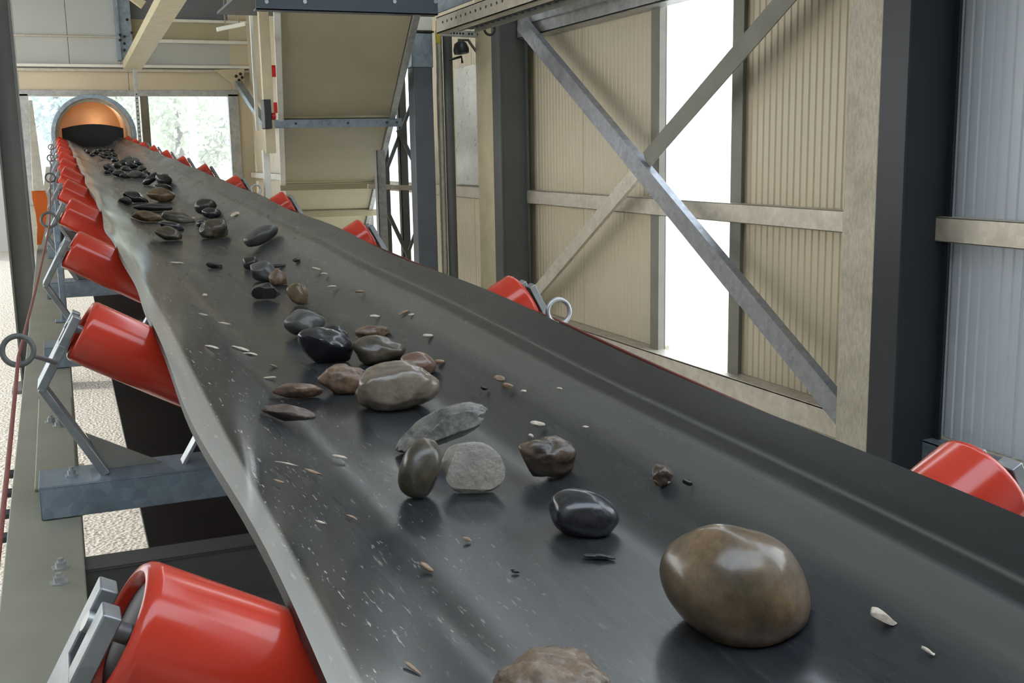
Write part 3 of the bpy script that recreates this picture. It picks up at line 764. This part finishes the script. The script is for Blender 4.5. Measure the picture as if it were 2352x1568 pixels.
# ------------------------------------------------------------------ stones on the belt
def ico(sub_):
    import bmesh
    bm = bmesh.new(); bmesh.ops.create_icosphere(bm, subdivisions=sub_, radius=1)
    v = [x.co.copy() for x in bm.verts]; f = [[y.index for y in x.verts] for x in bm.faces]; bm.free(); return v, f
ICO = {k: ico(k) for k in (2, 3, 4, 5)}
def rock(name, px, py, w, h, phi, style, mat, seed, label, cat='stone', group=None, dr=None, sink=.13, sd=None):
    rnd = random.Random(seed)
    vs, fs = ICO[sd or (5 if w > 140 else 4 if w > 50 else 3)]
    off = Vector((rnd.uniform(-50, 50), rnd.uniform(-50, 50), rnd.uniform(-50, 50)))
    planes = []
    K = dict(smooth=0, pebble=2, rough=4, angular=9, slab=7)[style]
    for i in range(K):
        d_ = Vector((rnd.gauss(0, 1), rnd.gauss(0, 1), rnd.gauss(0, 1))).normalized(); planes.append((d_, rnd.uniform(.62, .85) if style in ('angular', 'slab') else rnd.uniform(.78, .93)))
    if style == 'slab': planes.append((Vector((-.05, .1, -1)).normalized(), .30)); planes.append((Vector((.05, -.1, 1)).normalized(), .34))
    A1, A2 = dict(smooth=(.08, .005), pebble=(.20, .035), rough=(.24, .08), angular=(.16, .045), slab=(.08, .02))[style]
    out = []
    for v in vs:
        n1 = noise.noise(v * 1.1 + off); n2 = noise.fractal(v * 4.5 + off, 1.0, 2.0, 3)
        p = v * (1 + A1 * n1 * 1.6 + A2 * n2)
        for d_, c_ in planes:
            e = p.dot(d_) - c_
            if e > 0: p = p - d_ * e * (.92 if style != 'pebble' else .75)
        out.append(p)
    for ax in range(2):
        lo = min(p[ax] for p in out); hi = max(p[ax] for p in out)
        for p in out: p[ax] = (p[ax] - (lo + hi) / 2) * 2 / (hi - lo)
    lo = min(p.z for p in out); hi = max(p.z for p in out)
    if style != 'slab':
        for p in out: p.z = (p.z - (lo + hi) / 2) * 2 / (hi - lo)
    wc = W(px, py); vd = wc.normalized(); rt = vd.cross(Vector((0, 0, 1))).normalized(); up = rt.cross(vd)
    # take the lens roll into account
    rl = math.radians(-1.05); rt, up = rt * math.cos(rl) + up * math.sin(rl), up * math.cos(rl) - rt * math.sin(rl)
    dz = (dr if dr else (min(w, h) * .9 + max(w, h) * .1)) / 2 if style != 'slab' else (dr or w) / 2
    cph, sph = math.cos(math.radians(phi)), math.sin(math.radians(phi))
    rel = []
    for p in out:
        x = p.x * w / 2; y = p.y * h / 2
        rel.append(wc + rt * (x * cph + y * sph) + up * (-x * sph + y * cph) + vd * (p.z * dz))
    def clear(t):
        b = 9
        for q_ in rel:
            q2 = q_ * t; x = min(max(q2.x, EL), ER); b = min(b, q2.dot(N) - beltz(x) + .0)
        return b
    lo_, hi_ = 1e-5, .02
    for _ in range(40):
        md = (lo_ + hi_) / 2
        if clear(md) > -sink * md * min(w, h): lo_ = md
        else: hi_ = md
    t = lo_
    pts = []
    for q_ in rel:                                   # settle on the belt: flatten the underside where it bears
        q2 = q_ * t; d2 = q2.dot(N) - beltz(min(max(q2.x, EL), ER)) - .0012
        if d2 < 0: q2 = q2 - N * d2
        pts.append(EYE + q2)
    zc = min(pts, key=lambda p: (p - EYE).dot(N)); base = Vector((sum(p.x for p in pts) / len(pts), sum(p.y for p in pts) / len(pts), zc.z))
    me = bpy.data.meshes.new(name); me.from_pydata([p - base for p in pts], [], fs)
    me.materials.append(mat); me.shade_smooth()
    if style in ('angular', 'slab'): me.set_sharp_from_angle(angle=math.radians(32))
    o = bpy.data.objects.new(name, me); C.objects.link(o); o.location = base
    import bmesh
    bm = bmesh.new(); bm.from_mesh(me); bmesh.ops.recalc_face_normals(bm, faces=bm.faces); bm.to_mesh(me); bm.free()
    return tag(o, label, cat, group)
GS = 'stones riding on the belt'
rocks = [
 ('boulder', 1688, 1342, 352, 272, 20, 'smooth', 'brown', 11, 'largest olive brown rounded boulder on the near belt', 290),
 ('stone', 1280, 1600, 300, 235, 12, 'rough', 'ridged', 5, 'brown ridged stone cut by the bottom edge of the picture', None),
 ('stone', 1340, 1182, 165, 112, 12, 'smooth', 'charcoal', 8, 'shiny charcoal oval stone just behind the large boulder', None),
 ('stone', 1256, 1047, 134, 98, 4, 'rough', 'cap', 21, 'rough dark stone with a tan cap, right of the grey slab', None),
 ('stone', 1085, 1077, 152, 128, 12, 'slab', 'slab', 3, 'pale grey flat split slab tilted up on the belt', 120),
 ('stone', 965, 1076, 146, 92, -72, 'smooth', 'olive', 14, 'upright oval brown pebble leaning against the grey slab', None),
 ('stone', 1012, 980, 232, 78, -20, 'angular', 'flint', 9, 'long angular speckled flint behind the grey slab', 90),
 ('stone', 912, 888, 196, 122, -4, 'pebble', 'beige', 6, 'big smooth beige grey stone in the middle of the pile', 140),
 ('stone', 960, 836, 84, 58, 15, 'smooth', 'pink', 31, 'pinkish brown pebble behind the big beige stone', None),
 ('stone', 787, 872, 114, 76, 8, 'rough', 'rust', 17, 'rust brown knobbly stone left of the big beige stone', None),
 ('stone', 684, 898, 116, 38, 4, 'pebble', 'rust', 41, 'flat reddish brown pebble left of the knobbly stone', 60),
 ('stone', 665, 949, 126, 40, 12, 'rough', 'flake', 43, 'flat dark slate flake nearest the left belt margin', 60),
 ('stone', 745, 794, 132, 88, 24, 'angular', 'charcoal', 44, 'dark charcoal wedge stone behind the knobbly stone', None),
 ('stone', 871, 804, 122, 70, 3, 'pebble', 'olive', 18, 'olive grey rounded stone beside the charcoal wedge', None),
 ('stone', 855, 763, 80, 34, -3, 'pebble', 'rust', 47, 'small brown flat pebble behind the olive grey stone', None),
 ('stone', 774, 766, 62, 36, 20, 'pebble', 'charcoal', 48, 'small black shiny pebble behind the charcoal wedge', None),
 ('stone', 699, 743, 94, 66, 12, 'pebble', 'grey', 49, 'mid grey rounded stone behind the charcoal wedge', None),
 ('stone', 684, 678, 58, 46, 78, 'pebble', 'tan', 50, 'orange tan pebble standing behind the grey rounded stone', None),
 ('stone', 611, 670, 66, 44, 0, 'angular', 'dark', 51, 'black angular stone left of the orange tan pebble', None),
 ('stone', 640, 640, 46, 40, 30, 'pebble', 'rust', 52, 'brown pebble between the black angular stone and the grey cluster', None),
 ('stone', 606, 624, 68, 52, 25, 'pebble', 'grey', 53, 'grey stone on the left of the small cluster before the brown pebble', None),
 ('stone', 577, 605, 38, 34, 0, 'pebble', 'dark', 54, 'dark pebble behind the left side of the grey cluster stone', None),
 ('stone', 600, 541, 84, 42, -24, 'smooth', 'grey', 55, 'smooth grey oval stone alone towards the right of the belt', None),
 ('stone', 490, 528, 66, 52, -20, 'rough', 'olive', 56, 'grey brown cone shaped stone in front of two black pebbles', None),
 ('stone', 486, 490, 44, 26, 5, 'smooth', 'charcoal', 57, 'black oval pebble directly behind the cone shaped stone', None),
 ('stone', 472, 474, 50, 38, -10, 'smooth', 'dark', 58, 'black rounded stone, rearmost of the three in a line', None),
 ('stone', 464, 514, 26, 20, 0, 'pebble', 'charcoal', 59, 'tiny dark pebble left of the cone shaped stone', None),
 ('stone', 387, 537, 62, 36, 15, 'pebble', 'olive', 60, 'brown grey stone at the front of the left heap', None),
 ('stone', 395, 520, 56, 22, 14, 'smooth', 'charcoal', 61, 'charcoal flat stone tucked behind the front stone of the left heap', None),
 ('stone', 340, 498, 70, 28, 6, 'pebble', 'tan', 62, 'tan flat stone on the left of the left heap', None),
 ('stone', 410, 502, 76, 30, 14, 'pebble', 'olive', 63, 'dark olive stone on the right of the left heap', None),
 ('stone', 352, 477, 86, 20, 2, 'smooth', 'dark', 64, 'long dark flat stone across the middle of the left heap', None),
 ('stone', 312, 453, 60, 26, 22, 'pebble', 'charcoal', 65, 'black stone at the back left of the left heap', None),
 ('stone', 288, 460, 30, 18, 10, 'pebble', 'dark', 66, 'small black pebble at the far left of the left heap', None),
 ('stone', 370, 448, 62, 36, 14, 'pebble', 'tan', 67, 'tan brown stone at the back of the left heap', None),
 ('stone', 373, 432, 40, 20, 0, 'pebble', 'dark', 68, 'dark stone lying behind the tan brown one', None),
 ('stone', 376, 412, 38, 30, 20, 'pebble', 'dark', 69, 'dark rounded stone before the far heap, right one of the pair', None),
 ('stone', 347, 411, 44, 18, -38, 'pebble', 'charcoal', 70, 'dark elongated stone before the far heap, left one of the pair', None),
]
for i, (nm, px, py, w, h, phi, sty, mt, seed, l, dr) in enumerate(rocks):
    rock(nm, px, py, w, h, phi, sty, S[mt], seed, l, 'stone', GS, dr)
farh = [(251, 384, 28, 18, 20), (264, 367, 17, 13, 0), (284, 374, 30, 16, 5), (305, 368, 28, 11, -5), (274, 399, 30, 17, 5), (303, 380, 30, 16, 10), (326, 388, 20, 14, 0), (312, 401, 40, 20, 5), (290, 388, 24, 14, 0), (258, 392, 18, 12, 15), (336, 398, 18, 14, 0), (294, 364, 20, 12, 0), (270, 380, 24, 16, 0), (318, 374, 20, 14, 10), (288, 404, 26, 14, 0), (330, 404, 22, 14, 0), (247, 396, 14, 10, 0)]
for i, (px, py, w, h, phi) in enumerate(farh):
    rock('stone', px, py, w, h, phi, 'pebble', S[('dark', 'charcoal', 'dark', 'grey')[i % 4]], 90 + i, 'dark stone in the far heap in the middle of the belt', 'stone', 'stones of the far heap')
ff = [(203, 349, 14, 11, 30), (221, 350, 15, 12, 60), (236, 359, 20, 9, 40), (247, 353, 22, 12, 0), (262, 355, 15, 11, 40), (212, 355, 12, 10, 20), (242, 345, 14, 9, 0), (252, 362, 14, 10, 20), (196, 344, 10, 8, 0), (228, 345, 12, 8, 0), (256, 345, 12, 8, 0)]
for i, (px, py, w, h, phi) in enumerate(ff):
    rock('stone', px, py, w, h, phi, 'pebble', S['dark'], 120 + i, 'small dark stone on the farthest visible stretch of the belt', 'stone', 'stones before the gallery tube')
bits = [
 ('stone_chip', 492, 610, 38, 15, 12, 'angular', 'dark', 130, 'black wedge chip alone on the belt left of the grey cluster'),
 ('stone_chip', 633, 611, 46, 9, -6, 'rough', 'dark', 131, 'thin black flake on top of the grey cluster'),
 ('stone_chip', 680, 597, 18, 11, 5, 'angular', 'dark', 132, 'small black chip right of the grey cluster'),
 ('stone_chip', 1520, 1088, 54, 50, 60, 'rough', 'cap', 133, 'thumb sized brown chip right of the charcoal oval stone'),
 ('stone_chip', 1518, 1103, 44, 18, 20, 'angular', 'chipt', 134, 'orange tan flake in front of the thumb sized brown chip'),
 ('stone_chip', 1580, 1108, 26, 14, 30, 'angular', 'dark', 135, 'dark chip right of the thumb sized brown chip'),
 ('stone_chip', 2030, 1416, 66, 24, 22, 'angular', 'chip', 136, 'largest white flake, right of the large boulder'),
 ('stone_chip', 2132, 1494, 34, 9, 25, 'angular', 'chip', 137, 'narrow white flake at the lower right of the largest white flake'),
 ('stone_chip', 1235, 974, 36, 15, 8, 'angular', 'chip', 138, 'pale flake behind the rough tan-capped stone'),
 ('stone_chip', 1147, 869, 26, 14, 15, 'angular', 'chipt', 139, 'tan flake, left one of the pair behind the flint'),
 ('stone_chip', 1166, 886, 26, 13, 10, 'angular', 'chipt', 140, 'tan flake, right one of the pair behind the flint'),
 ('stone_chip', 1112, 892, 18, 8, 15, 'angular', 'dark', 141, 'black speck left of the pair of tan flakes'),
 ('stone_chip', 1010, 831, 22, 12, 0, 'angular', 'chipt', 142, 'pinkish flake at the right of the pinkish brown pebble'),
 ('stone_chip', 983, 771, 24, 9, 5, 'angular', 'chip', 143, 'pale flake right of the small brown flat pebble'),
 ('stone_chip', 861, 726, 24, 8, 5, 'angular', 'chip', 144, 'pale flake behind the small brown flat pebble'),
 ('stone_chip', 1073, 1238, 22, 10, 25, 'angular', 'chipt', 145, 'tiny tan flake left of the charcoal oval stone'),
 ('stone_chip', 1375, 1278, 78, 14, 4, 'rough', 'dark', 146, 'thin black crumb between the charcoal oval stone and the boulder'),
 ('stone_chip', 1183, 1312, 22, 10, 15, 'angular', 'dark', 147, 'black crumb left of the large boulder'),
 ('stone_chip', 980, 1302, 38, 14, 40, 'rough', 'chipt', 148, 'brownish flake on the bare left half of the near belt'),
 ('stone_chip', 540, 492, 22, 9, -18, 'angular', 'chip', 149, 'pale flake right of the two black pebbles'),
 ('stone_chip', 1202, 898, 14, 7, 5, 'angular', 'chip', 150, 'tiny pale flake right of the pair of tan flakes'),
 ('stone_chip', 1283, 910, 8, 5, 5, 'angular', 'chip', 0, None),
]
for b_ in bits:
    if b_[-1]: rock(b_[0], *b_[1:6], b_[6], S[b_[7]], b_[8], b_[9], 'stone chip', 'stone chips on the belt')
cr = [(720, 1083, 44, 8, 20), (660, 1065, 60, 6, 14), (781, 1049, 36, 8, 15), (735, 1199, 22, 7, 20), (808, 1187, 30, 7, 25), (552, 800, 42, 8, 18), (487, 797, 34, 8, 14),
      (575, 812, 34, 7, 10), (628, 840, 20, 6, 25), (620, 867, 30, 6, 0), (727, 617, 22, 5, 12), (763, 658, 22, 6, 0), (826, 669, 24, 6, 0), (745, 628, 18, 4, 5), (406, 604, 30, 6, 5), (445, 500, 8, 4, 0), (928, 717, 26, 7, -20), (944, 723, 14, 6, -10),
      (466, 722, 24, 5, 10), (515, 742, 30, 5, 12), (640, 1105, 26, 6, 20), (1220, 1000, 14, 8, 30), (1285, 892, 14, 6, 15), (1345, 980, 16, 6, 0), (950, 1535, 50, 9, 40), (470, 677, 12, 7, 0)]
for i, (px, py, w, h, phi) in enumerate(cr):
    rock('stone_flake', px, py, w, h, phi, 'angular', S['chip' if i % 4 else 'chipt'], 200 + i, 'small thin pale flake scattered on the black belt', 'stone flake', 'pale flakes scattered on the belt', sd=2)

# ------------------------------------------------------------------ outdoors beyond the far window
def tree(x, y, h, r_, seed, mat, label):
    rnd = random.Random(seed)
    t = thing('tree', label, 'tree', (x, y, 0), 'trees beyond the far window')
    MB().lathe((0, 0, -.02), (0, 0, 1), [(0, h * .03), (h * .3, h * .02), (h * .75, h * .008)], 8).build('trunk', M['tree_bark'], t, None)
    m = MB()
    for i in range(2600):
        d_ = Vector((rnd.gauss(0, 1), rnd.gauss(0, 1), rnd.gauss(0, 1))).normalized()
        rr = r_ * (.55 + .45 * rnd.random()) * (1 + .25 * noise.noise(d_ * 2 + Vector((seed, 0, 0))))
        c = Vector((d_.x * rr, d_.y * rr, h * .62 + d_.z * rr * (h * .40 / r_)))
        a = Vector((rnd.gauss(0, 1), rnd.gauss(0, 1), rnd.gauss(0, 1))).normalized() * r_ * .075; b2 = a.orthogonal().normalized() * r_ * .05
        m.add([c - a, c + b2, c + a, c - b2], [(0, 1, 2, 3)])
    m.build('crown', mat, t, None, 0, 0)
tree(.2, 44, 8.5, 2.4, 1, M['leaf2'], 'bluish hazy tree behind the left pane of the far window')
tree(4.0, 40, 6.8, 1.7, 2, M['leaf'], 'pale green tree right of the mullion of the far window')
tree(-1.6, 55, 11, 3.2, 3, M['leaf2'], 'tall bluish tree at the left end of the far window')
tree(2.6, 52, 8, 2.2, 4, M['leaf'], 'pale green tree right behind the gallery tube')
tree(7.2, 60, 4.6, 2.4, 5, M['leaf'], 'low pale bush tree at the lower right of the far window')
m = MB(); xs_ = list(range(-160, 241, 8))
for i, x in enumerate(xs_):
    hgt = 26 + 12 * math.sin(x * .021 + 2.0) + 5 * math.sin(x * .07) - max(0, x - 10) * .12
    m.v += [Vector((x, 210, 0)), Vector((x, 240, max(4, hgt)))]
for i in range(len(xs_) - 1): m.f.append([2 * i, 2 * i + 2, 2 * i + 3, 2 * i + 1])
# give the ridge a back so that it is a solid hill
o_ = len(m.v)
for x in xs_: m.v.append(Vector((x, 290, 0)))
for i in range(len(xs_) - 1): m.f.append([2 * i + 1, 2 * i + 3, o_ + i + 1, o_ + i])
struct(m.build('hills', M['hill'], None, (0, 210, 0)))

hz = NT('morning_haze'); hz.t.nodes.remove(hz.b)
vs_ = hz.n('ShaderNodeVolumeScatter', Density=.036, Anisotropy=.2); vs_.inputs['Color'].default_value = (.98, .99, 1, 1); hz.l(vs_.outputs[0], hz.out.inputs['Volume'])
o = MB().box((-14, 25, .02), (20, 36.5, 14)).build('haze', hz.m, None, (0, 24, .02), 0, 0); tag(o, 'pale haze hanging over the land beyond the far window', 'haze', None, 'stuff')

# ------------------------------------------------------------------ light: bright overcast sky, weak sun from the open left side
wd_ = bpy.data.worlds.new('sky'); bpy.context.scene.world = wd_; wd_.use_nodes = True
t = wd_.node_tree; bg = t.nodes['Background']
tc = t.nodes.new('ShaderNodeTexCoord'); sp_ = t.nodes.new('ShaderNodeSeparateXYZ'); rp = t.nodes.new('ShaderNodeValToRGB')
t.links.new(tc.outputs['Generated'], sp_.inputs[0]); t.links.new(sp_.outputs['Z'], rp.inputs['Fac'])
rp.color_ramp.elements[0].color = (1, .985, .95, 1); rp.color_ramp.elements[1].color = (.70, .83, 1, 1)
t.links.new(rp.outputs['Color'], bg.inputs['Color']); bg.inputs['Strength'].default_value = 10.0
sn = bpy.data.lights.new('sun', 'SUN'); sn.energy = 4.5; sn.angle = .03; sn.color = (1, .95, .86)
so = bpy.data.objects.new('sun', sn); C.objects.link(so)
sd_ = Vector((.75, -.2, -.6))           # travelling direction
so.rotation_euler = sd_.to_track_quat('-Z', 'Y').to_euler()

# ------------------------------------------------------------------ camera
cam = bpy.data.cameras.new('camera'); co = bpy.data.objects.new('camera', cam); C.objects.link(co)
cam.sensor_fit = 'HORIZONTAL'; cam.sensor_width = 36; cam.lens = F / 2352 * 36; cam.clip_start = .02; cam.clip_end = 1000
wr_ = lambda v: Vector((_rt.dot(v), _fw.dot(v), -_dn.dot(v)))
x = wr_(Vector((1, 0, 0))); y = wr_(Vector((0, -1, 0))); z = wr_(Vector((0, 0, -1)))
mt_ = Matrix((x, y, z)).transposed().to_4x4(); mt_.translation = EYE; co.matrix_world = mt_
sc = bpy.context.scene; sc.camera = co
sc.view_settings.view_transform = 'Standard'; sc.view_settings.look = 'None'; sc.view_settings.gamma = 1; sc.view_settings.exposure = -1.12
